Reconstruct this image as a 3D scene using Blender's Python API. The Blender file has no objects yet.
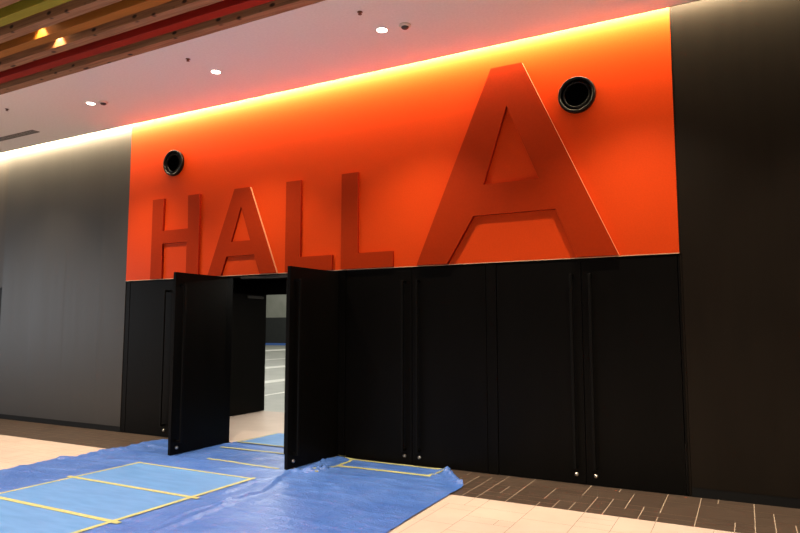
import bpy, bmesh, math, random
from mathutils import Vector, Matrix, noise

rnd = random.Random(7)
scene = bpy.context.scene
COL = scene.collection

# ------------------------------------------------------------------ helpers
def bx(bm, x0, x1, y0, y1, z0, z1, mat=0, bev=0.0):
    vs = [bm.verts.new(p) for p in ((x0,y0,z0),(x1,y0,z0),(x1,y1,z0),(x0,y1,z0),
                                    (x0,y0,z1),(x1,y0,z1),(x1,y1,z1),(x0,y1,z1))]
    fs = []
    for q in ((0,3,2,1),(4,5,6,7),(0,1,5,4),(1,2,6,5),(2,3,7,6),(3,0,4,7)):
        f = bm.faces.new([vs[i] for i in q]); f.material_index = mat; fs.append(f)
    if bev:
        es = list({e for f in fs for e in f.edges})
        bmesh.ops.bevel(bm, geom=es, offset=bev, segments=2, profile=0.5, affect='EDGES')

def tube(bm, pts, r, n=10, cap=True):
    """round bar along a polyline"""
    rings = []
    for i, p in enumerate(pts):
        p = Vector(p)
        a = Vector(pts[i-1]) if i > 0 else None
        b = Vector(pts[i+1]) if i < len(pts)-1 else None
        d = ((p-a).normalized() if a else Vector()) + ((b-p).normalized() if b else Vector())
        d.normalize()
        u = d.orthogonal().normalized() if abs(d.z) > .99 else d.cross(Vector((0,0,1))).normalized()
        if rings and False: pass
        w = d.cross(u).normalized()
        rings.append((p, u, w))
    # keep frames consistent
    for i in range(1, len(rings)):
        p, u, w = rings[i]; d = u.cross(w)
        pu = rings[i-1][1]
        u2 = (pu - d*pu.dot(d))
        if u2.length > 1e-4:
            u2.normalize(); rings[i] = (p, u2, d.cross(u2))
    vr = []
    for p, u, w in rings:
        vr.append([bm.verts.new(p + r*(math.cos(t)*u + math.sin(t)*w)) for t in [2*math.pi*k/n for k in range(n)]])
    for a, b in zip(vr, vr[1:]):
        for k in range(n):
            bm.faces.new((a[k], a[(k+1)%n], b[(k+1)%n], b[k]))
    if cap:
        bm.faces.new(vr[0][::-1]); bm.faces.new(vr[-1])

def lathe(bm, prof, n=48, axis='y', closed=False):
    """prof: list of (r, h); revolved about y (h towards -y) or z (h along z)"""
    rings = []
    for r, h in prof:
        ring = []
        for k in range(n):
            t = 2*math.pi*k/n
            if axis == 'y': ring.append(bm.verts.new((r*math.cos(t), -h, r*math.sin(t))))
            else: ring.append(bm.verts.new((r*math.cos(t), r*math.sin(t), h)))
        rings.append(ring)
    pairs = list(zip(rings, rings[1:]))
    if closed: pairs.append((rings[-1], rings[0]))
    for a, b in pairs:
        for k in range(n):
            f = bm.faces.new((a[k], a[(k+1)%n], b[(k+1)%n], b[k])); f.smooth = True
    if not closed:
        if prof[0][0] > 1e-6: bm.faces.new(rings[0])
        if prof[-1][0] > 1e-6: bm.faces.new(rings[-1])

def obj(name, bm, mats, parent=None, loc=None, fix=True):
    me = bpy.data.meshes.new(name)
    if fix:
        bmesh.ops.remove_doubles(bm, verts=bm.verts, dist=1e-6)
        bmesh.ops.recalc_face_normals(bm, faces=bm.faces)
    bm.to_mesh(me); bm.free()
    for m in (mats if isinstance(mats, (list, tuple)) else [mats]): me.materials.append(m)
    o = bpy.data.objects.new(name, me); COL.objects.link(o)
    if parent is not None: o.parent = parent
    if loc is not None: o.location = loc
    return o

def tag(o, label, cat, group=None, kind=None):
    o['label'] = label; o['category'] = cat
    if group: o['group'] = group
    if kind: o['kind'] = kind
    return o

def struct(o, label=None, cat=None):
    o['kind'] = 'structure'
    if label: o['label'] = label
    if cat: o['category'] = cat
    return o

def thing(name, label, cat, loc=(0,0,0), rot=(0,0,0), group=None):
    o = bpy.data.objects.new(name, None); COL.objects.link(o)
    o.empty_display_size = .1
    o.location = loc; o.rotation_euler = rot
    return tag(o, label, cat, group)

def copy_tree(o, parent=None):
    c = o.copy(); COL.objects.link(c)
    if parent is not None: c.parent = parent
    for ch in list(o.children): copy_tree(ch, c)
    return c

# ------------------------------------------------------------------ materials
def mat(name, color, rough=.5, metal=0.0, spec=.5, emit=None, estr=0.0):
    m = bpy.data.materials.new(name); m.use_nodes = True
    b = m.node_tree.nodes['Principled BSDF']
    b.inputs['Base Color'].default_value = (*color, 1)
    b.inputs['Roughness'].default_value = rough
    b.inputs['Metallic'].default_value = metal
    b.inputs['Specular IOR Level'].default_value = spec
    if emit:
        b.inputs['Emission Color'].default_value = (*emit, 1); b.inputs['Emission Strength'].default_value = estr
    return m

def N(m, kind, **kw):
    n = m.node_tree.nodes.new(kind)
    for k, v in kw.items():
        if k in n.inputs: n.inputs[k].default_value = v
        else: setattr(n, k, v)
    return n
def L(m, a, b): m.node_tree.links.new(a, b)

def noisy(name, c1, c2, scale=(1,1,1), nscale=5.0, detail=4, rough=.5, rr=0.0, bump=0.0, spec=.5, lo=.35, hi=.65, bdist=.002):
    """two-tone noise material in object space"""
    m = mat(name, c1, rough, spec=spec)
    b = m.node_tree.nodes['Principled BSDF']
    tc = N(m, 'ShaderNodeTexCoord'); mp = N(m, 'ShaderNodeMapping'); mp.inputs['Scale'].default_value = scale
    nz = N(m, 'ShaderNodeTexNoise'); nz.inputs['Scale'].default_value = nscale; nz.inputs['Detail'].default_value = detail
    cr = N(m, 'ShaderNodeValToRGB')
    cr.color_ramp.elements[0].position = lo; cr.color_ramp.elements[1].position = hi
    cr.color_ramp.elements[0].color = (*c1, 1); cr.color_ramp.elements[1].color = (*c2, 1)
    L(m, tc.outputs['Object'], mp.inputs['Vector']); L(m, mp.outputs['Vector'], nz.inputs['Vector'])
    L(m, nz.outputs['Fac'], cr.inputs['Fac']); L(m, cr.outputs['Color'], b.inputs['Base Color'])
    if rr:
        mr = N(m, 'ShaderNodeMapRange'); mr.inputs['To Min'].default_value = rough-rr; mr.inputs['To Max'].default_value = rough+rr
        L(m, nz.outputs['Fac'], mr.inputs['Value']); L(m, mr.outputs['Result'], b.inputs['Roughness'])
    if bump:
        bp = N(m, 'ShaderNodeBump'); bp.inputs['Strength'].default_value = bump; bp.inputs['Distance'].default_value = bdist
        L(m, nz.outputs['Fac'], bp.inputs['Height']); L(m, bp.outputs['Normal'], b.inputs['Normal'])
    return m

M = {}
M['orange'] = noisy('orange_panel', (.61,.053,.0058), (.65,.057,.0063), (1,1,1), 60, 3, rough=.36, spec=.11, bump=.02)
M['letter'] = noisy('letter_red', (.315,.025,.0034), (.34,.027,.0036), (1,1,1), 40, 3, rough=.5, spec=.05)
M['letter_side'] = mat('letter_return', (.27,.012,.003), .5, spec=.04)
M['letter_edge'] = mat('letter_edge_highlight', (.55,.24,.12), .4)  # highlight put into the colour of the upper right sides of both As
M['edge_trim'] = mat('cream_edge_trim', (.62,.40,.25), .35)
M['grey_wall'] = noisy('grey_wall_vinyl', (.027,.0235,.0205), (.037,.0325,.029), (2.2,2.2,.05), 2.2, 5, rough=.42, rr=.07, spec=.45, lo=.25, hi=.78, bump=.02)
M['dark_wall'] = noisy('dark_wall_vinyl', (.0085,.0060,.0040), (.0105,.0075,.005), (2,2,.3), 3.0, 4, rough=.5, spec=.08)
M['black_door'] = noisy('black_door_paint', (.0020,.0017,.0014), (.0026,.0022,.0019), (1,1,.2), 4, 3, rough=.42, spec=.075)
M['black'] = mat('matt_black', (.005,.0047,.0045), .5, spec=.3)
M['black_base'] = mat('black_skirting', (.003,.003,.003), .6, spec=.2)
M['black_metal'] = mat('black_metal', (.0022,.002,.0018), .5, spec=.10)
M['vent_black'] = mat('vent_black', (.0030,.0027,.0025), .3, spec=.16)
M['vent_hole'] = mat('vent_dark', (.0005,.0005,.0005), .8, spec=.0)
M['steel'] = mat('steel_knob', (.62,.58,.52), .28, metal=1)
M['grey_metal'] = mat('grey_metal', (.05,.048,.045), .4, metal=.5)
M['ceiling'] = noisy('ceiling_plaster', (.81,.775,.76), (.85,.815,.80), (1,1,1), 35, 3, rough=.8, spec=.1, bump=.05)
M['ceiling_trim'] = mat('ceiling_fitting', (.68,.62,.56), .45)
M['sprinkler'] = mat('sprinkler_brown', (.12,.05,.03), .4)
M['fitting_dark'] = mat('detector_grille', (.06,.05,.05), .5)
M['vent_grey'] = mat('vent_grey', (.16,.14,.13), .5)
M['lamp'] = mat('lamp_lens', (1,1,1), .3, emit=(1,.93,.82), estr=14)
M['lamp_warm'] = mat('lamp_warm', (1,1,1), .3, emit=(1,.75,.4), estr=20)
M['led'] = mat('led_tape', (1,1,1), .4, emit=(1,.80,.45), estr=2)
M['plenum'] = mat('plenum_black', (.012,.009,.008), .9, spec=.05)
M['rafter_red'] = noisy('rafter_red', (.27,.009,.0025), (.32,.011,.003), (.3,6,6), 6, 3, rough=.5)
M['rafter_orange'] = noisy('rafter_orange', (.33,.125,.016), (.38,.150,.022), (.3,6,6), 6, 3, rough=.5)
M['rafter_green'] = noisy('rafter_green', (.26,.24,.018), (.30,.28,.024), (.3,6,6), 6, 3, rough=.5)
M['tape'] = noisy('masking_tape', (.34,.345,.13), (.43,.43,.19), (1,1,1), 25, 4, rough=.6)
M['cream_tile'] = noisy('cream_tile', (.49,.39,.325), (.54,.435,.365), (1,1,1), 2.5, 4, rough=.5, spec=.4)
M['cream_tile2'] = noisy('cream_tile_b', (.48,.385,.32), (.53,.425,.36), (1,1,1), 2.5, 4, rough=.5, spec=.4)
M['cream_grout'] = mat('cream_grout', (.12,.09,.065), .8)
M['brown_tile'] = noisy('brown_tile', (.050,.033,.024), (.068,.046,.033), (1.2,9,1), 3.0, 5, rough=.48, spec=.4)
M['brown_tile2'] = noisy('brown_tile_b', (.043,.028,.020), (.060,.040,.029), (1.2,9,1), 3.0, 5, rough=.48, spec=.4)
M['brown_grout'] = mat('brown_grout', (.40,.31,.23), .8)
M['hall_floor'] = noisy('hall_floor', (.24,.26,.225), (.33,.34,.30), (1,1,1), 1.2, 4, rough=.35, spec=.5)
M['hall_streak'] = mat('hall_reflection_streak', (.75,.76,.70), .4)  # pale colour for light reflections painted on the hall floor
M['hall_dark'] = noisy('hall_dark_wall', (.014,.018,.018), (.018,.022,.022), (1,1,1), 2, 3, rough=.6)
M['hall_grey'] = noisy('hall_grey_wall', (.22,.235,.20), (.26,.27,.235), (1,1,1), 1, 3, rough=.7)
M['hall_blue'] = mat('hall_blue_strip', (.06,.16,.50), .5)

def wood_mat():
    m = mat('knotty_cedar', (.4,.2,.1), .55, spec=.3)
    b = m.node_tree.nodes['Principled BSDF']
    tc = N(m, 'ShaderNodeTexCoord')
    mp = N(m, 'ShaderNodeMapping'); mp.inputs['Scale'].default_value = (.5, 14, 14)
    nz = N(m, 'ShaderNodeTexNoise'); nz.inputs['Scale'].default_value = 3; nz.inputs['Detail'].default_value = 6; nz.inputs['Distortion'].default_value = .6
    cr = N(m, 'ShaderNodeValToRGB')
    cr.color_ramp.elements[0].position = .3; cr.color_ramp.elements[1].position = .75
    cr.color_ramp.elements[0].color = (.21,.105,.055,1); cr.color_ramp.elements[1].color = (.42,.235,.13,1)
    L(m, tc.outputs['Object'], mp.inputs['Vector']); L(m, mp.outputs['Vector'], nz.inputs['Vector']); L(m, nz.outputs['Fac'], cr.inputs['Fac'])
    # knots
    mp2 = N(m, 'ShaderNodeMapping'); mp2.inputs['Scale'].default_value = (5.0, 9.0, 9.0)
    vo = N(m, 'ShaderNodeTexVoronoi'); vo.inputs['Scale'].default_value = 1.0
    cr2 = N(m, 'ShaderNodeValToRGB')
    cr2.color_ramp.elements[0].position = .12; cr2.color_ramp.elements[1].position = .24
    cr2.color_ramp.elements[0].color = (1,1,1,1); cr2.color_ramp.elements[1].color = (0,0,0,1)
    L(m, tc.outputs['Object'], mp2.inputs['Vector']); L(m, mp2.outputs['Vector'], vo.inputs['Vector']); L(m, vo.outputs['Distance'], cr2.inputs['Fac'])
    mx = N(m, 'ShaderNodeMix', data_type='RGBA')
    mx.inputs['B'].default_value = (.035,.016,.009,1) if 'B' in mx.inputs else None
    ins = [i for i in mx.inputs if i.type == 'RGBA']
    ins[1].default_value = (.035,.016,.009,1)
    L(m, cr2.outputs['Color'], mx.inputs[0]); L(m, cr.outputs['Color'], ins[0])
    out = [o for o in mx.outputs if o.type == 'RGBA'][0]
    L(m, out, b.inputs['Base Color'])
    return m
try:
    M['wood'] = wood_mat()
except TypeError:
    M['wood'] = noisy('knotty_cedar', (.17,.085,.042), (.35,.185,.095), (.5,14,14), 3, 6, rough=.55)

def tarp_mat():
    m = mat('blue_tarp_plastic', (.055,.16,.5), .36, spec=.5)
    b = m.node_tree.nodes['Principled BSDF']
    tc = N(m, 'ShaderNodeTexCoord')
    n1 = N(m, 'ShaderNodeTexNoise'); n1.inputs['Scale'].default_value = 2.2; n1.inputs['Detail'].default_value = 7; n1.inputs['Roughness'].default_value = .65
    cr = N(m, 'ShaderNodeValToRGB')
    cr.color_ramp.elements[0].position = .3; cr.color_ramp.elements[1].position = .72
    cr.color_ramp.elements[0].color = (.034,.105,.38,1); cr.color_ramp.elements[1].color = (.085,.18,.50,1)
    L(m, tc.outputs['Object'], n1.inputs['Vector']); L(m, n1.outputs['Fac'], cr.inputs['Fac']); L(m, cr.outputs['Color'], b.inputs['Base Color'])
    mp = N(m, 'ShaderNodeMapping'); mp.inputs['Scale'].default_value = (2.0, 7.0, 1); mp.inputs['Rotation'].default_value = (0,0,.35)
    n2 = N(m, 'ShaderNodeTexNoise'); n2.inputs['Scale'].default_value = 3.0; n2.inputs['Detail'].default_value = 5; n2.inputs['Distortion'].default_value = .8
    L(m, tc.outputs['Object'], mp.inputs['Vector']); L(m, mp.outputs['Vector'], n2.inputs['Vector'])
    bp = N(m, 'ShaderNodeBump'); bp.inputs['Strength'].default_value = .35; bp.inputs['Distance'].default_value = .02
    L(m, n2.outputs['Fac'], bp.inputs['Height'])
    mp3 = N(m, 'ShaderNodeMapping'); mp3.inputs['Scale'].default_value = (1.2, 4.5, 1); mp3.inputs['Rotation'].default_value = (0,0,-.2)
    v3 = N(m, 'ShaderNodeTexVoronoi'); v3.feature = 'DISTANCE_TO_EDGE'; v3.inputs['Scale'].default_value = 4.5
    n3 = N(m, 'ShaderNodeTexNoise'); n3.inputs['Scale'].default_value = 6; n3.inputs['Detail'].default_value = 3
    ad = N(m, 'ShaderNodeVectorMath', operation='MULTIPLY_ADD'); ad.inputs[1].default_value = (.35,.35,0)
    L(m, tc.outputs['Object'], n3.inputs['Vector']); L(m, n3.outputs['Color'], ad.inputs[0]); L(m, tc.outputs['Object'], ad.inputs[2])
    L(m, ad.outputs[0], mp3.inputs['Vector']); L(m, mp3.outputs['Vector'], v3.inputs['Vector'])
    mr3 = N(m, 'ShaderNodeMapRange'); mr3.inputs['From Max'].default_value = .12
    L(m, v3.outputs['Distance'], mr3.inputs['Value'])
    bp3 = N(m, 'ShaderNodeBump'); bp3.inputs['Strength'].default_value = .22; bp3.inputs['Distance'].default_value = .012; bp3.invert = True
    L(m, mr3.outputs['Result'], bp3.inputs['Height']); L(m, bp.outputs['Normal'], bp3.inputs['Normal']); L(m, bp3.outputs['Normal'], b.inputs['Normal'])
    return m
M['tarp'] = tarp_mat()
M['board'] = noisy('light_blue_board', (.080,.215,.485), (.105,.25,.54), (1.2,5,1), 2.5, 4, rough=.5, spec=.3)

# ------------------------------------------------------------------ camera (measured from the perspective lines)
X = (0.8817541, -0.04511471, -0.46954698); Y = (0.47170934, 0.08433176, 0.87771206); Z = (0.0, -0.99541590, 0.0956409)
right = Vector((X[0], Y[0], Z[0])); up = -Vector((X[1], Y[1], Z[1])); back = -Vector((X[2], Y[2], Z[2]))
cam = bpy.data.cameras.new('camera'); camo = bpy.data.objects.new('camera', cam); COL.objects.link(camo)
D, H = 7.0298, 1.6428
camo.matrix_world = Matrix(((right.x, up.x, back.x, 0), (right.y, up.y, back.y, -D), (right.z, up.z, back.z, H), (0,0,0,1)))
cam.sensor_width = 36; cam.lens = 640.08*36/800; cam.clip_end = 300
scene.camera = camo
scene.view_settings.view_transform = 'Standard'
scene.view_settings.look = 'None'
scene.view_settings.exposure = 0
scene.view_settings.gamma = 1

ZD = 2.405      # underside of the orange panel
ZC = 4.914      # ceiling
XL, XR = -8.80, -.545

# ------------------------------------------------------------------ floor of tiles
def build_floor():
    bm = bmesh.new()
    x0, x1, y0, y1 = -14.0, 3.4, -7.4, 0.0
    mx, my = .149, .1475
    nx, ny = int((x1-x0)/mx), int((y1-y0)/my)
    ox = .008 - round((.008-x0)/mx)*mx
    def fill(i_n, j_n, oxx, oyy, sgn, kinds, gap):
        occ = [[False]*j_n for _ in range(i_n)]
        sizes = [(3,2),(2,1),(3,1),(2,2),(1,1),(2,3),(1,2),(4,2),(2,1),(3,3)]
        for j in range(j_n):
            for i in range(i_n):
                if occ[i][j]: continue
                opts = sizes[:]; rnd.shuffle(opts)
                for w, h in opts + [(1,1)]:
                    if i+w > i_n or j+h > j_n: continue
                    if any(occ[i+a][j+b] for a in range(w) for b in range(h)): continue
                    for a in range(w):
                        for b in range(h): occ[i+a][j+b] = True
                    xa, xb = oxx+i*mx+gap, oxx+(i+w)*mx-gap
                    ya, yb = oyy-(j+h)*my+gap*.75, oyy-j*my-gap*.75
                    f = bm.faces.new([bm.verts.new(p) for p in ((xa,ya,0),(xb,ya,0),(xb,yb,0),(xa,yb,0))])
                    f.material_index = rnd.choice(kinds)
                    break
    fill(nx, 7, ox, 0.0, 1, (0,0,1), .0034)
    yb = -7*my
    fill(nx, 44, ox, yb, 1, (2,2,3), .0018)
    # grout beds
    for ya, yc, mi in ((yb, .0, 4), (yb-44*my, yb, 5)):
        f = bm.faces.new([bm.verts.new(p) for p in ((ox,ya,-.0015),(ox+nx*mx,ya,-.0015),(ox+nx*mx,yc,-.0015),(ox,yc,-.0015))])
        f.material_index = mi
    # far foyer floor in the same cream, beyond the tiled joints
    xe0, xe1, ye = -22, 14, -18
    yt = yb-44*my
    for r in ((xe0,xe1,ye,yt),(xe0,ox,yt,0),(ox+nx*mx,xe1,yt,0)):
        f = bm.faces.new([bm.verts.new(p) for p in ((r[0],r[2],0),(r[1],r[2],0),(r[1],r[3],0),(r[0],r[3],0))]); f.material_index = 2
    bmesh.ops.recalc_face_normals(bm, faces=bm.faces)
    for f in bm.faces:
        if f.normal.z < 0: f.normal_flip()
    o = obj('floor', bm, [M['brown_tile'], M['brown_tile2'], M['cream_tile'], M['cream_tile2'], M['brown_grout'], M['cream_grout']], fix=False)
    struct(o, 'tiled foyer floor, cream with a brown band along the wall', 'floor')
build_floor()

bm = bmesh.new(); bx(bm, -8.9, -.4, .14, 3.12, -.05, 0)
bx(bm, -20, 9, .0, .139, -.05, -.001, mat=1)
struct(obj('floor_vestibule', bm, [M['cream_tile'], M['black']]), 'cream floor inside the open doorway', 'floor')
bm = bmesh.new(); bx(bm, -60, 6, 3.12, 43, -.05, -.002)
hf = struct(obj('floor_hall', bm, M['hall_floor']), 'grey shiny floor of the hall beyond the doorway', 'floor')
bm = bmesh.new()
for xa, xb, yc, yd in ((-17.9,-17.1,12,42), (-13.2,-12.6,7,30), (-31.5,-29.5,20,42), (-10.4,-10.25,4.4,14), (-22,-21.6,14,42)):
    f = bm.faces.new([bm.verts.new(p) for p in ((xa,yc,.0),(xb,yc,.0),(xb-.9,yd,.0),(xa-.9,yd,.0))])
struct(obj('floor_streak', bm, M['hall_streak'], hf, fix=False))  # flat pale strips painted in place of light streaks reflected by the floor

# ------------------------------------------------------------------ walls
bm = bmesh.new()
bx(bm, XL, XR, 0, .12, ZD, 5.35)
wp = struct(obj('wall_center', bm, M['orange']), 'bright orange wall panel above the black doors', 'wall')
bm = bmesh.new(); bx(bm, XL, XR, -.004, .02, ZD-.008, ZD)
struct(obj('trim_1', bm, M['edge_trim'], wp))
# left grey panels with narrow joints
bm = bmesh.new()
edges = [-12.20, -11.28, -10.36, -9.44, XL+.0]
for a, b in zip(edges, edges[1:]):
    bx(bm, a+.0004, b-.0004, 0, .10, .085, 5.35)
wl = struct(obj('wall_left', bm, M['grey_wall']), 'tall grey wall panels left of the orange wall', 'wall')
bm = bmesh.new(); bx(bm, -12.2, XL, .004, .09, -.02, .084)
struct(obj('baseboard_left', bm, M['black_base'], wl))
bm = bmesh.new(); bx(bm, XR+.024, 6.0, 0, .10, .092, 5.35)
wr = struct(obj('wall_right', bm, M['dark_wall']), 'dark brown wall right of the orange panel', 'wall')
bm = bmesh.new(); bx(bm, XR+.024, 6.0, .004, .09, -.02, .091)
struct(obj('baseboard_right', bm, M['black_base'], wr))
# jamb strip between the doors and the dark wall, upper part closes the joint beside the orange panel
bm = bmesh.new(); bx(bm, XR+.002, XR+.020, .012, .10, 0, ZD-.01); bx(bm, XR+.002, XR+.023, .004, .10, ZD-.01, 5.35)
struct(obj('trim_2', bm, M['dark_wall']), 'narrow dark jamb between doors and right wall', 'trim')
# next bay at the far left: brown panel over a black door
bm = bmesh.new(); bx(bm, -16, -12.215, .015, .1, 2.40, 5.35)
struct(obj('wall_far_left', bm, noisy('brown_panel', (.035,.026,.019), (.042,.031,.022), (4,4,.1), 3, 3, rough=.5)), 'brownish wall panel at the far left edge', 'wall')
bm = bmesh.new(); bx(bm, -16, -12.215, .03, .1, 0.01, 2.395)
struct(obj('door_9', bm, M['black_door']), 'black door leaf at far left beyond the grey wall', 'door')

# door frame: mullions and head
P = [-7.73, -5.665, -3.60, -1.535]        # pair centres
LEAF = .968
bm = bmesh.new()
for a, b in ((XL, P[0]-LEAF-.004), (P[0]+LEAF+.004, P[1]-LEAF-.004), (P[1]+LEAF+.004, P[2]-LEAF-.004), (P[2]+LEAF+.004, P[3]-LEAF-.004), (P[3]+LEAF+.004, XR)):
    bx(bm, a, b, .008, .14, 0, ZD-.009)
for p in P:
    bx(bm, p-LEAF-.004, p+LEAF+.004, .03, .14, 2.382, ZD-.009)
fr = struct(obj('door_frame', bm, M['black_door']), 'black frame and mullions between the door leaves', 'door frame')
bm = bmesh.new(); bx(bm, P[1]-LEAF+.30, P[1]+LEAF-.1, .0, .028, 2.345, 2.378, bev=.003); bx(bm, P[1]-.70, P[1]-.63, -.004, 0, 2.35, 2.372)
struct(obj('closer_track', bm, M['grey_metal'], fr))

# vestibule behind the doors
bm = bmesh.new()
bx(bm, -9.0, -8.9, .14, 3.2, 0, 2.62); bx(bm, -.5, -.4, .14, 3.2, 0, 2.62)
bx(bm, -8.9, -8.58, 3.12, 3.22, 0, 2.62); bx(bm, -6.55, -.5, 3.12, 3.22, 0, 2.62); bx(bm, -8.58, -6.55, 3.12, 3.22, 2.31, 2.62)
vb = struct(obj('wall_vestibule', bm, M['black_door']), 'black walls of the lobby behind the open doors', 'wall')
bm = bmesh.new(); bx(bm, -9.0, -.4, .14, 3.3, 2.62, 2.7)
struct(obj('ceiling_vestibule', bm, M['black']), 'black ceiling of the lobby behind the open doors', 'ceiling')
# hall far walls
bm = bmesh.new(); bx(bm, -62, 8, 42, 42.3, .2, 2.65)
struct(obj('wall_hall_lower', bm, M['hall_dark']), 'dark lower wall at the far end of the hall', 'wall')
bm = bmesh.new(); bx(bm, -62, 8, 42.02, 42.3, 2.65, 12)
struct(obj('wall_hall_upper', bm, M['hall_grey']), 'grey upper wall at the far end of the hall', 'wall')
bm = bmesh.new(); bx(bm, -62, 8, 41.9, 42.2, 0, .2)
struct(obj('baseboard_hall', bm, M['hall_blue']), 'blue strip at the foot of the far hall wall', 'baseboard')

# ------------------------------------------------------------------ doors
KNOBX = .10
def leaf_parts(o, side, front=True, backside=False):
    """o's local frame: hinge at x=0, leaf runs to x=side*LEAF, outer face at y=0, inner at y=.045"""
    xh = side*(LEAF-KNOBX)
    def handle(yf, s):
        hb = bmesh.new()
        w = .015
        y1, y2 = (yf-.085, yf-.06) if s < 0 else (yf+.06, yf+.085)
        bx(hb, xh-w, xh+w, y1, y2, .165, 2.225, bev=.004)
        for z in (.165, 2.195):
            a, b = (y2-.001, yf) if s < 0 else (yf, y1+.001)
            bx(hb, xh-w, xh+w, a, b, z, z+.03)
        obj('door_handle', hb, M['black_metal'], o)
        kb = bmesh.new()
        prof = [(.0,.0),(.021,.0),(.021,.014),(.015,.022),(.0,.024)]
        lathe(kb, prof[1:], 20, 'y')
        k = obj('floor_lock', kb, M['steel'], o, (xh, yf, .098))
        if s > 0: k.rotation_euler = (0, 0, math.pi)
        k['label'] = 'round steel lock at the foot of the leaf'
    if front: handle(0, -1)
    if backside: handle(.045, 1)

def make_leaf(name, hx, side, ang, label, backside=False, group=None, hy=.0):
    zbot = .003 if ang == 0 else .014
    b = bmesh.new()
    xa, xb = sorted((side*.003, side*(LEAF-.003)))
    bx(b, xa, xb, 0, .045, zbot, 2.378, bev=.002)
    o = obj(name, b, M['black_door'])
    o.location = (hx, hy, 0); o.rotation_euler = (0, 0, math.radians(ang))
    leaf_parts(o, side, True, backside)
    tag(o, label, 'door', group, 'structure')
    return o
g = 'closed black door leaves'
yc = .012
make_leaf('door_1', P[0]-LEAF, 1, 0, 'closed black door leaf at the left end, beside the grey wall', group=g, hy=yc)
make_leaf('door_2', P[0]+LEAF, -1, 0, 'closed black door leaf mostly hidden behind the open leaf left of the doorway', group=g, hy=yc)
# open leaves, swung out into the foyer
make_leaf('door_3', P[1]-LEAF+.010, 1, -89.3, 'black door leaf standing open on the left side of the bright doorway', backside=True, hy=-.045)
make_leaf('door_4', P[1]+LEAF+.027, -1, 87.2, 'black door leaf standing open on the right side of the bright doorway', backside=True, hy=-.006)
make_leaf('door_5', P[2]-LEAF, 1, 0, 'closed black door leaf just right of the open leaf, above the blue tarp', group=g, hy=yc)
make_leaf('door_6', P[2]+LEAF, -1, 0, 'closed black door leaf left of the mullion, between letters L and giant A', group=g, hy=yc)
make_leaf('door_7', P[3]-LEAF, 1, 0, 'closed black door leaf right of the mullion, under the giant letter A', group=g, hy=yc)
make_leaf('door_8', P[3]+LEAF, -1, 0, 'closed black door leaf at the right end, beside the dark wall', group=g, hy=yc)
# pivot hinges of the open leaves
bm = bmesh.new(); bx(bm, -8.545, -8.50, 2.14, 3.11, .012, 2.30, bev=.002)
o = obj('door_10', bm, M['black_door'])
tag(o, 'inner black door leaf standing open beyond the doorway', 'door', None, 'structure')
bm = bmesh.new(); bx(bm, -8.499, -8.46, 2.55, 3.0, 2.22, 2.27, bev=.004)
obj('door_closer', bm, M['grey_metal'], o)

# ------------------------------------------------------------------ sign letters
def scale_pts(pts, d):
    k = (D-d)/D
    return [(x*k, H+(z-H)*k) for x, z in pts]
def letter(name, outline, holes, d, label, edge=None):
    bm = bmesh.new()
    loops = [scale_pts(outline, d)] + [scale_pts(h, d) for h in holes]
    # lowest point sits on the panel's lower edge
    ox = sum(p[0] for p in loops[0])/len(loops[0])
    es = []
    for lp in loops:
        vs = [bm.verts.new((x-ox, 0, max(z, ZD+.002)-ZD)) for x, z in lp]
        es += [bm.edges.new((vs[i], vs[(i+1) % len(vs)])) for i in range(len(vs))]
    r = bmesh.ops.triangle_fill(bm, edges=es, use_beauty=True, use_dissolve=False)
    front = list(bm.faces)
    bmesh.ops.recalc_face_normals(bm, faces=front)
    ex = bmesh.ops.extrude_face_region(bm, geom=front)
    nv = [e for e in ex['geom'] if isinstance(e, bmesh.types.BMVert)]
    bmesh.ops.translate(bm, verts=nv, vec=(0, -d, 0))
    bmesh.ops.recalc_face_normals(bm, faces=bm.faces)
    for f in bm.faces:
        n = f.normal
        if abs(n.y) < .5:
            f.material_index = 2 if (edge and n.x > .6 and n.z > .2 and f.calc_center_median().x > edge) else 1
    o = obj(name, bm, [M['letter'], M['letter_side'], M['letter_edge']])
    o.location = (ox, -.0005, ZD)
    return tag(o, label, 'sign letter', 'letters of the hall sign')
zb = 2.41
letter('sign_letter', [(-8.238,zb),(-7.988,zb),(-7.995,2.96),(-7.466,2.96),(-7.464,zb),(-7.214,zb),(-7.216,3.678),(-7.466,3.678),(-7.45,3.163),(-7.998,3.163),(-7.99,3.678),(-8.24,3.678)],
       [], .034, 'red-orange letter H, leftmost of the wall sign')
letter('sign_letter', [(-7.02,zb),(-6.752,zb),(-6.649,2.687),(-6.125,2.687),(-6.019,zb),(-5.713,zb),(-6.227,3.681),(-6.526,3.681)],
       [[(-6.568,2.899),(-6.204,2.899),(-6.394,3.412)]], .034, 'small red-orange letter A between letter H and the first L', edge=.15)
letter('sign_letter', [(-5.57,zb),(-4.787,zb),(-4.787,2.61),(-5.314,2.61),(-5.316,3.682),(-5.57,3.682)], [], .034,
       'red-orange letter L behind the top of the open right door leaf, first of two')
letter('sign_letter', [(-4.643,zb),(-3.866,zb),(-3.866,2.612),(-4.385,2.612),(-4.387,3.687),(-4.643,3.687)], [], .034,
       'red-orange letter L beside the giant A, second of two')
letter('sign_letter', [(-3.531,zb),(-3.122,zb),(-2.775,2.968),(-1.795,2.968),(-1.567,zb),(-1.133,zb),(-2.149,4.731),(-2.532,4.731)],
       [[(-2.643,3.333),(-1.973,3.333),(-2.346,4.244)]], .055, 'giant red-orange letter A, tallest of the wall sign', edge=.3)

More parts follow.
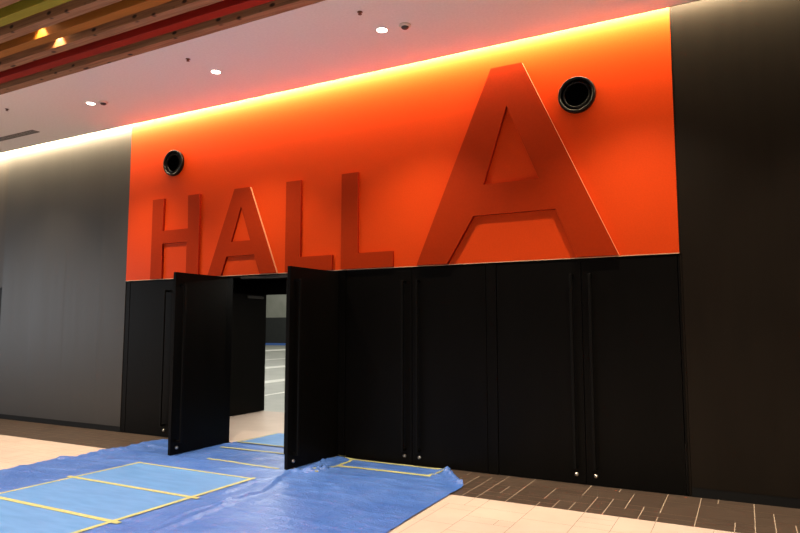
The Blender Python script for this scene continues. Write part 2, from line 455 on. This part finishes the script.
# ------------------------------------------------------------------ round black air nozzles on the orange wall
def nozzle(loc, label):
    t = thing('air_nozzle', label, 'air vent', loc, group='round black vents on the orange wall')
    b = bmesh.new()
    lathe(b, [(.205,.0),(.207,.035),(.200,.055),(.188,.060),(.176,.052),(.168,.030),(.165,.004)], 64, closed=True)
    obj('outer_ring', b, M['vent_black'], t)
    b = bmesh.new()
    lathe(b, [(.164,.012),(.155,.034),(.140,.042),(.134,.040),(.130,.026),(.128,.006)], 64, closed=True)
    obj('inner_ring', b, M['vent_black'], t)
    b = bmesh.new()
    lathe(b, [(.127,.007),(.10,.010),(.0,.011)][:2], 48)
    obj('throat', b, M['vent_hole'], t)
    return t
nozzle((-7.775, -.001, 4.22), 'round black air vent above the letter H')
nozzle((-1.522, -.001, 4.22), 'round black air vent right of the giant letter A')

# ------------------------------------------------------------------ ceiling
LIGHTX = [-8.274, -5.823, -3.372]
bm = bmesh.new()
bx(bm, -20, 8, -1.968, -.20, ZC, ZC+.06)
bx(bm, -20, 8, -.215, -.20, ZC, ZC+.12)
cl = struct(obj('ceiling', bm, M['ceiling']), 'white plaster ceiling strip along the wall', 'ceiling')
bm = bmesh.new(); bx(bm, -20, 8, -1.9, .2, 5.36, 5.42)
struct(obj('ceiling_cove', bm, M['ceiling']), 'top of the light slot above the wall', 'ceiling')
bm = bmesh.new(); bx(bm, -20, 8, -4.6, -1.9, 5.5, 5.55)
struct(obj('ceiling_plenum', bm, M['plenum']), 'black void above the ceiling beams', 'ceiling')

COLS = [('wood','knotty pale wooden ceiling beam bordering the white ceiling'),
        ('rafter_red','red painted ceiling beam'),
        ('wood','knotty wooden ceiling beam between the red and orange beams'),
        ('rafter_orange','orange painted ceiling beam beside the two small spotlights'),
        ('wood','knotty wooden ceiling beam between the orange and green beams'),
        ('rafter_green','olive green painted ceiling beam in the top left corner'),
        ('wood','wooden ceiling beam beyond the green beam, in the extreme top corner'),
        ]
for i, (c, lab) in enumerate(COLS):
    b = bmesh.new()
    y1 = -1.972-.24*i
    bx(b, -9, 9, -.0575, .0575, 0, .30, bev=.003)
    o = obj('ceiling_beam', b, M[c]); o.location = (-6-.37*i, y1-.0575, ZC)
    tag(o, lab, 'ceiling beam', 'coloured beams of the slatted ceiling')

def add_light(name, kind, loc, energy, color, rot=(0,0,0), **kw):
    l = bpy.data.lights.new(name, kind); l.energy = energy; l.color = color
    for k, v in kw.items(): setattr(l, k, v)
    o = bpy.data.objects.new(name, l); COL.objects.link(o); o.location = loc; o.rotation_euler = rot
    return o

# downlights
labs = ['round recessed ceiling downlight at the far left, above the grey wall', 'round recessed ceiling downlight in the middle, alone without detector', 'round recessed ceiling downlight above the giant A, beside a detector']
dl0 = None
for x, lab in zip(LIGHTX, labs):
    if dl0 is None:
        dl0 = t = thing('downlight', lab, 'downlight', (x, -1.15, ZC), group='recessed downlights in the white ceiling')
        b = bmesh.new(); lathe(b, [(.058,.0),(.076,.0),(.076,-.004),(.068,-.007),(.058,-.005)], 40, 'z', closed=True)
        obj('trim_ring', b, M['ceiling_trim'], t)
        b = bmesh.new(); lathe(b, [(.057,-.0035),(.03,-.0038)], 40, 'z')
        obj('lens', b, M['lamp'], t)
    else:
        t = copy_tree(dl0); t.location = (x, -1.15, ZC); t['label'] = lab
for x in LIGHTX + [-.92, 1.53, -10.73]:
    add_light('downlight_lamp', 'SPOT', (x, -1.15, ZC-.02), 330, (1,.83,.62), spot_size=math.radians(98), spot_blend=.7, shadow_soft_size=.05)

# detectors, sprinklers and a slot vent
def detector(x, y, lab):
    t = thing('smoke_detector', lab, 'detector', (x, y, ZC), group='detectors on the ceiling')
    b = bmesh.new(); lathe(b, [(.065,.0),(.065,-.014),(.055,-.022),(.045,-.024)], 32, 'z')
    obj('housing', b, M['ceiling_trim'], t)
    b = bmesh.new(); lathe(b, [(.042,-.0235),(.038,-.036),(.026,-.044),(.01,-.046)], 32, 'z')
    obj('sensor_head', b, M['fitting_dark'], t)
detector(-3.094, -1.132, 'small ceiling detector beside the downlight above the giant A')
detector(-8.06, -1.10, 'small ceiling detector beside the far left downlight')
for x, y, lab in ((-9.603,-1.58,'tiny brown sprinkler head left of the far left downlight'), (-5.841,-1.602,'tiny brown sprinkler head near the middle downlight'), (-3.373,-1.607,'tiny brown sprinkler head near the downlight above the giant A')):
    b = bmesh.new(); lathe(b, [(.028,.0),(.028,-.004),(.012,-.008),(.012,-.022),(.020,-.024),(.020,-.028)], 20, 'z')
    o = obj('sprinkler_head', b, M['sprinkler'], None, (x, y, ZC+.001)); tag(o, lab, 'sprinkler', 'sprinklers on the white ceiling')
t = thing('slot_vent', 'long grey slot vent in the ceiling above the grey wall', 'air vent', (-11.0, -.72, ZC))
b = bmesh.new()
for ya, yb2 in ((-.065,-.05),(.05,.065)): bx(b, -.75, .75, ya, yb2, -.006, 0)
for xa, xb in ((-.75,-.735),(.735,.75)): bx(b, xa, xb, -.0499, .0499, -.006, 0)
obj('frame', b, M['vent_grey'], t)
b = bmesh.new()
for k in range(4): bx(b, -.734, .734, -.045+.024*k, -.045+.024*k+.014, -.004, 0)
obj('louvre', b, M['vent_grey'], t)

# small spotlights hidden between the beams
for x, y, lab in ((-6.86, -2.87, 'small glowing spotlight between the orange beam and the wooden beam beyond it'), (-6.90, -2.63, 'small glowing spotlight between the orange beam and the wooden beam nearer the wall')):
    t = thing('beam_spotlight', lab, 'spotlight', (x, y, ZC+.20), group='spotlights between the ceiling beams')
    b = bmesh.new(); lathe(b, [(.03,.10),(.04,.10),(.04,.0),(.036,-.004),(.034,.0),(.032,.02)], 24, 'z')
    obj('housing', b, M['black_metal'], t)
    b = bmesh.new(); lathe(b, [(.031,.006),(.01,.004)], 24, 'z')
    obj('lens', b, M['lamp_warm'], t)
    add_light('beam_spot_lamp', 'SPOT', (x, y, ZC+.19), 40, (1,.72,.36), spot_size=math.radians(80), spot_blend=.35, shadow_soft_size=.02)

# LED tape in the slot above the wall
b = bmesh.new(); bx(b, -16, 5, -.2005, -.19, 5.028, 5.0335)
o = obj('led_strip', b, M['led']); tag(o, 'hidden warm light strip in the slot above the wall', 'light strip')
for k in range(3):
    add_light('cove_lamp', 'AREA', (-12.5+7*k, -.150, 5.08), 345, (1,.80,.50), (math.radians(62),0,0), shape='RECTANGLE', size=7, size_y=.02)

# ------------------------------------------------------------------ blue tarps
def inside(p, poly):
    x, y = p; c = False
    for (x1,y1),(x2,y2) in zip(poly, poly[1:]+poly[:1]):
        if (y1 > y) != (y2 > y) and x < (x2-x1)*(y-y1)/(y2-y1)+x1: c = not c
    return c
def dseg(p, a, b):
    ax, ay = a; bx_, by = b; dx, dy = bx_-ax, by-ay
    t = max(0, min(1, ((p[0]-ax)*dx+(p[1]-ay)*dy)/(dx*dx+dy*dy+1e-12)))
    return math.hypot(p[0]-ax-t*dx, p[1]-ay-t*dy)
def dpoly(p, pts): return min(dseg(p, a, b) for a, b in zip(pts, pts[1:]))
def sm(a, b, t):
    t = max(0, min(1, (t-a)/(b-a))); return t*t*(3-2*t)

def tarp(name, poly, hfun, label, res=.025):
    bm = bmesh.new()
    xs = [p[0] for p in poly]; ys = [p[1] for p in poly]
    x0, y0 = min(xs), min(ys); nx = int((max(xs)-x0)/res)+2; ny = int((max(ys)-y0)/res)+2
    vs = {}
    def snap(x, y):
        # pull border vertices onto the outline so the edge is clean
        best = None
        for a, b in zip(poly, poly[1:]+poly[:1]):
            dx, dy = b[0]-a[0], b[1]-a[1]
            t = max(0, min(1, ((x-a[0])*dx+(y-a[1])*dy)/(dx*dx+dy*dy)))
            q = (a[0]+t*dx, a[1]+t*dy); dd = math.hypot(q[0]-x, q[1]-y)
            if best is None or dd < best[0]: best = (dd, q)
        return best
    ins = {}
    for i in range(nx+1):
        for j in range(ny+1):
            x, y = x0+i*res, y0+j*res
            ins[i,j] = inside((x,y), poly)
    def V(i, j):
        if (i,j) not in vs:
            x, y = x0+i*res, y0+j*res
            if not ins[i,j]:
                x, y = snap(x, y)[1]
            vs[i,j] = bm.verts.new((x, y, hfun(x, y)))
        return vs[i,j]
    for i in range(nx):
        for j in range(ny):
            n = ins[i,j]+ins[i+1,j]+ins[i+1,j+1]+ins[i,j+1]
            if n >= 1:
                c = [V(i,j), V(i+1,j), V(i+1,j+1), V(i,j+1)]
                try:
                    f = bm.faces.new(c); f.smooth = True
                except ValueError: pass
    bmesh.ops.dissolve_degenerate(bm, dist=1e-5, edges=bm.edges)
    bmesh.ops.recalc_face_normals(bm, faces=bm.faces)
    if sum(f.normal.z for f in bm.faces) < 0: bmesh.ops.reverse_faces(bm, faces=bm.faces)
    o = obj(name, bm, M['tarp'], fix=False)
    return tag(o, label, 'tarp', 'blue tarps protecting the floor')

def crinkle(x, y, ang, sx, sy, seed):
    c, s = math.cos(ang), math.sin(ang)
    u, v = (x*c+y*s)*sx, (-x*s+y*c)*sy
    n = noise.noise(Vector((u, v, seed)))
    return (1-min(1, abs(n)*3.2))**3

BOARDS = [(-6.575,-4.80,-2.35,-1.485), (-6.575,-4.80,-3.235,-2.36), (-6.575,-4.80,-4.12,-3.245)]
BOARDS_IN = [(-6.45,-4.72,.16,1.03), (-6.40,-4.68,1.04,1.92)]
ridge_a = [[(-4.80,-1.50),(-4.72,-1.62),(-4.47,-2.51),(-4.37,-3.27),(-4.5,-4.0)], [(-4.75,-1.75),(-4.57,-2.2),(-4.62,-2.9)], [(-4.72,-2.9),(-4.55,-3.3),(-4.68,-4.0)]]
lridge = [(-7.62,-1.80),(-7.47,-1.70),(-7.56,-1.2),(-7.46,-.95)]
lridge2 = [(-7.35,-.62),(-7.0,-.66),(-6.65,-.74)]
lridge3 = [(-7.5,-.30),(-7.1,-.38),(-6.66,-.42)]
def h_left(x, y):
    h = .004 + .011*crinkle(x, y, .25, 1.0, 4.0, 1.3) + .005*crinkle(x, y, -.5, 1.5, 5.0, 9.1)
    h += .012*sm(-6.9, -7.5, x)*crinkle(x, y, .1, 1.2, 5, 3.3)
    h += .036*math.exp(-(dpoly((x,y), lridge)/.026)**2)
    h += .020*math.exp(-(dpoly((x,y), lridge2)/.03)**2) + .018*math.exp(-(dpoly((x,y), lridge3)/.05)**2)
    for r in ridge_a: h += .012*math.exp(-(dpoly((x,y), r)/.022)**2)
    for b in BOARDS + BOARDS_IN:
        dx = max(b[0]-x, x-b[1], 0); dy = max(b[2]-y, y-b[3], 0); dd = math.hypot(dx, dy)
        h = min(h, .006+.5*max(0, dd-.03))
    # flat under the door leaves
    if -6.72 < x < -6.52 and y > -1.05: h = min(h, .009)
    if -4.95 < x < -4.6 and y > -1.0: h = min(h, .009)
    if y > -.06: h = min(h, .010)
    if x > -4.62: h = min(h, .006+.0*x)
    return h
left_poly = [(-7.66,-5.2),(-7.65,-2.6),(-7.68,-2.1),(-7.70,-1.86),(-7.60,-1.72),(-7.62,-1.45),(-7.67,-1.15),(-7.62,-.92),(-7.66,-.6),(-7.69,-.28),(-7.60,-.17),(-7.2,-.14),(-6.76,-.10),(-6.60,-.04),(-6.55,.28),(-5.9,.27),(-5.4,.29),(-4.72,.27),(-4.715,-.05),(-4.30,-.30),(-4.10,-2.0),(-4.10,-5.2)]
tarp('tarpaulin', left_poly, h_left, 'blue plastic tarp spread out left, under the pale blue boards and through the doorway', .03)

redge = [(-4.30,-5.2),(-4.33,-3.9),(-4.37,-3.27),(-4.48,-2.72),(-4.41,-2.35),(-4.35,-1.90),(-4.46,-1.58),(-4.60,-1.25),(-4.66,-1.03),(-4.60,-.88),(-4.62,-.60),(-4.60,-.40),(-4.585,-.13)]
right_poly = redge + [(-4.35,-.10),(-3.75,-.085),(-3.20,-.09),(-3.06,-.09),(-2.93,-.28),(-2.75,-.52),(-2.64,-.70),(-2.625,-1.6),(-2.60,-2.4),(-2.58,-5.2)]
rcurl = redge[2:10]
bunch = [(-4.56,-1.00),(-4.42,-.92),(-4.36,-.74)]
bunch2 = [(-4.50,-.78),(-4.56,-.45),(-4.56,-.18)]
flap = [(-3.09,-.12),(-2.98,-.30),(-2.70,-.66)]
flap2 = [(-3.06,-.20),(-3.10,-.42),(-2.95,-.52)]
def h_right(x, y):
    p = (x, y)
    h = .010 + .008*crinkle(x, y, .15, .9, 3.5, 5.7) + .004*crinkle(x, y, -.7, 1.3, 4.0, 2.2)
    h += .010*sm(-1.6,-.6,y)*crinkle(x, y, -.12, .9, 6.0, 7.7)
    d = dpoly(p, rcurl)
    h += .040*math.exp(-((d-.025)/.024)**2)*(.6+.5*noise.noise(Vector((x*3,y*5,1))))*sm(-3.5,-2.0,y)
    h += .018*math.exp(-(dpoly(p, [(-4.52,-1.4),(-4.35,-2.2),(-4.22,-3.2),(-4.2,-5)])/.05)**2)
    c = .15+1.5*abs(noise.noise(Vector((x*13, y*13, 4))))
    h += (.050*c+.008)*math.exp(-(dpoly(p, bunch)/.055)**2)
    h += (.040*c+.012)*math.exp(-(dpoly(p, bunch2)/.07)**2)
    h += (.046*c+.006)*math.exp(-(dpoly(p, flap)/.05)**2)
    h += (.050*c+.004)*math.exp(-(dpoly(p, flap2)/.045)**2)
    # the taped strips hold it down
    if -4.40 < x < -3.2 and (y > -.16): h = min(h, .012)
    if -4.28 < x < -3.16: 
        e = abs(y+.475); h = min(h, .012+.6*max(0, e-.04))
    return h
tarp('tarpaulin', right_poly, h_right, 'blue plastic tarp lying right of the doorway in front of closed doors, with crumpled edges', .022)

# light blue protection boards taped over the tarp
labs = ['pale blue protection board farthest up the walkway, pointing at the doorway', 'pale blue protection board in the middle of the taped walkway', 'pale blue protection board cut off by the bottom edge of the picture']
for (x0,x1,y0,y1), lab in zip(BOARDS + BOARDS_IN, labs + ['pale blue protection board just inside the open doorway', 'pale blue protection board deeper inside the lobby']):
    b = bmesh.new(); bx(b, x0, x1, y0, y1, 0, .004)
    zz = .0065 if y0 < 0 else .0125
    if y0 > .5: zz = .001
    o = obj('protection_board', b, M['board'], None, None)
    for v in o.data.vertices: v.co.z += 0
    o.location = (0,0,zz); tag(o, lab, 'board', 'pale blue boards over the tarp')

def tape(pts, w, z, lab, jag=0.0):
    """ribbon of tape following a polyline, slightly uneven"""
    b = bmesh.new()
    P2 = []
    for a, c in zip(pts, pts[1:]):
        n = max(1, int(math.hypot(c[0]-a[0], c[1]-a[1])/.05))
        for k in range(n): P2.append((a[0]+(c[0]-a[0])*k/n, a[1]+(c[1]-a[1])*k/n))
    P2.append(pts[-1])
    prev = None
    for i, p in enumerate(P2):
        a = P2[max(0,i-1)]; c = P2[min(len(P2)-1,i+1)]
        dx, dy = c[0]-a[0], c[1]-a[1]; l = math.hypot(dx,dy) or 1; nx_, ny_ = -dy/l, dx/l
        j1, j2 = rnd.uniform(-jag,jag), rnd.uniform(-jag,jag)
        zf = z if not callable(z) else None
        q = []
        for s, jj in ((-.5,j1),(.5,j2)):
            X_, Y_ = p[0]+nx_*(w*s+jj), p[1]+ny_*(w*s+jj)
            q.append((X_, Y_, zf if zf is not None else z(X_, Y_)))
        top = [b.verts.new(v) for v in q]; bot = [b.verts.new((v[0],v[1],v[2]-.0012)) for v in q]
        cur = (top, bot)
        if prev:
            (t0,b0) = prev
            b.faces.new((t0[0],t0[1],top[1],top[0])); b.faces.new((b0[0],bot[0],bot[1],b0[1]))
            b.faces.new((t0[0],top[0],bot[0],b0[0])); b.faces.new((t0[1],b0[1],bot[1],top[1]))
        prev = cur
    o = obj('masking_tape', b, M['tape'])
    return tag(o, lab, 'tape', 'strips of yellow tape on the floor covering')
zt = .0125
tape([(-6.575,-4.1),(-6.575,-1.45)], .040, zt, 'yellow tape along the left edge of the pale blue boards')
tape([(-4.80,-4.1),(-4.795,-1.43)], .050, zt, 'yellow tape along the right edge of the pale blue boards')
tape([(-6.60,-1.485),(-4.76,-1.485)], .035, zt+.0014, 'yellow tape across the end of the boards nearest the doorway')
tape([(-6.66,-2.355),(-4.70,-2.355)], .050, zt+.0014, 'yellow tape across the joint between the two upper boards')
tape([(-6.58,-3.24),(-4.70,-3.24)], .055, zt+.0014, 'yellow tape across the joint of the lowest board')
zl = lambda x, y: h_left(x, y)+.0035
tape([(-6.03,-.89),(-5.6,-.895),(-5.2,-.93),(-4.86,-.945)], .042, zl, 'ragged yellow tape strip across the tarp between the open door leaves', .006)
tape([(-6.42,-.25),(-4.75,-.21)], .045, .0165, 'yellow tape strip across the tarp at the threshold')
tape([(-6.50,.165),(-4.73,.165)], .040, .0175, 'yellow tape along the first board inside the doorway')
tape([(-6.50,.17),(-6.46,1.0)], .030, .018, 'yellow tape along the left edge of the boards inside the doorway')
zr = lambda x, y: h_right(x, y)+.0035
tape([(-4.55,-.112),(-4.0,-.10),(-3.10,-.105)], .045, zr, 'yellow tape along the foot of the closed doors')
tape([(-4.30,-.50),(-3.7,-.475),(-3.12,-.465)], .065, zr, 'wide yellow tape strip across the right tarp in front of closed doors')
tape([(-4.345,-.13),(-4.33,-.5),(-4.39,-.75)], .045, zr, 'short yellow tape strip joining the two strips on the right tarp')
tape([(-4.62,-.97),(-4.50,-.90),(-4.40,-.86),(-4.34,-.93)], .035, lambda x,y: h_right(x,y)+.006, 'crumpled yellow tape on the bunched tarp edge', .012)
tape([(-4.57,-.12),(-4.53,-.16),(-4.50,-.11)], .04, lambda x,y: h_right(x,y)+.02, 'loose curl of yellow tape at the foot of the open right leaf', .012)
tape([(-3.10,-.10),(-3.085,-.30),(-3.10,-.45)], .03, lambda x,y: h_right(x,y)+.005, 'short yellow tape on the folded corner of the right tarp', .006)

# ------------------------------------------------------------------ light
w = bpy.data.worlds.new('world'); scene.world = w; w.use_nodes = True
bg = w.node_tree.nodes['Background']; bg.inputs['Color'].default_value = (1,.90,.80,1); bg.inputs['Strength'].default_value = .22
WARM = (1,.84,.66)
for x, y in ((-11,-4.2),(-7.5,-4.2),(-4,-4.2),(-.5,-4.2),(-9,-7.5),(-5,-7.5),(-1,-7.5),(2,-4.5)):
    add_light('foyer_fill', 'SPOT', (x, y, 4.85), 600, WARM, spot_size=math.radians(120 if y > -6 else 138), spot_blend=.75 if y > -6 else .35, shadow_soft_size=.25)  # unseen fill spots added overhead to brighten floor and lower wall
# unseen cool area light, added far left for a sheen on the grey wall
add_light('cool_fill', 'AREA', (-19.5, -6.0, 2.2), 160, (.86,.92,1), (math.radians(90),0,math.radians(-62)), shape='RECTANGLE', size=5, size_y=3.2)
# hall beyond the doors, brightly lit
for x, y in ((-10,8),(-14,16),(-26,26),(-36,36)):
    add_light('hall_lamp', 'AREA', (x, y, 11), 700, (1,.98,.88), shape='DISK', size=6)
add_light('lobby_fill', 'AREA', (-6.6, 1.6, 2.58), 85, (1,.93,.80), shape='RECTANGLE', size=1.6, size_y=.5)  # unseen area light added to brighten the lobby floor
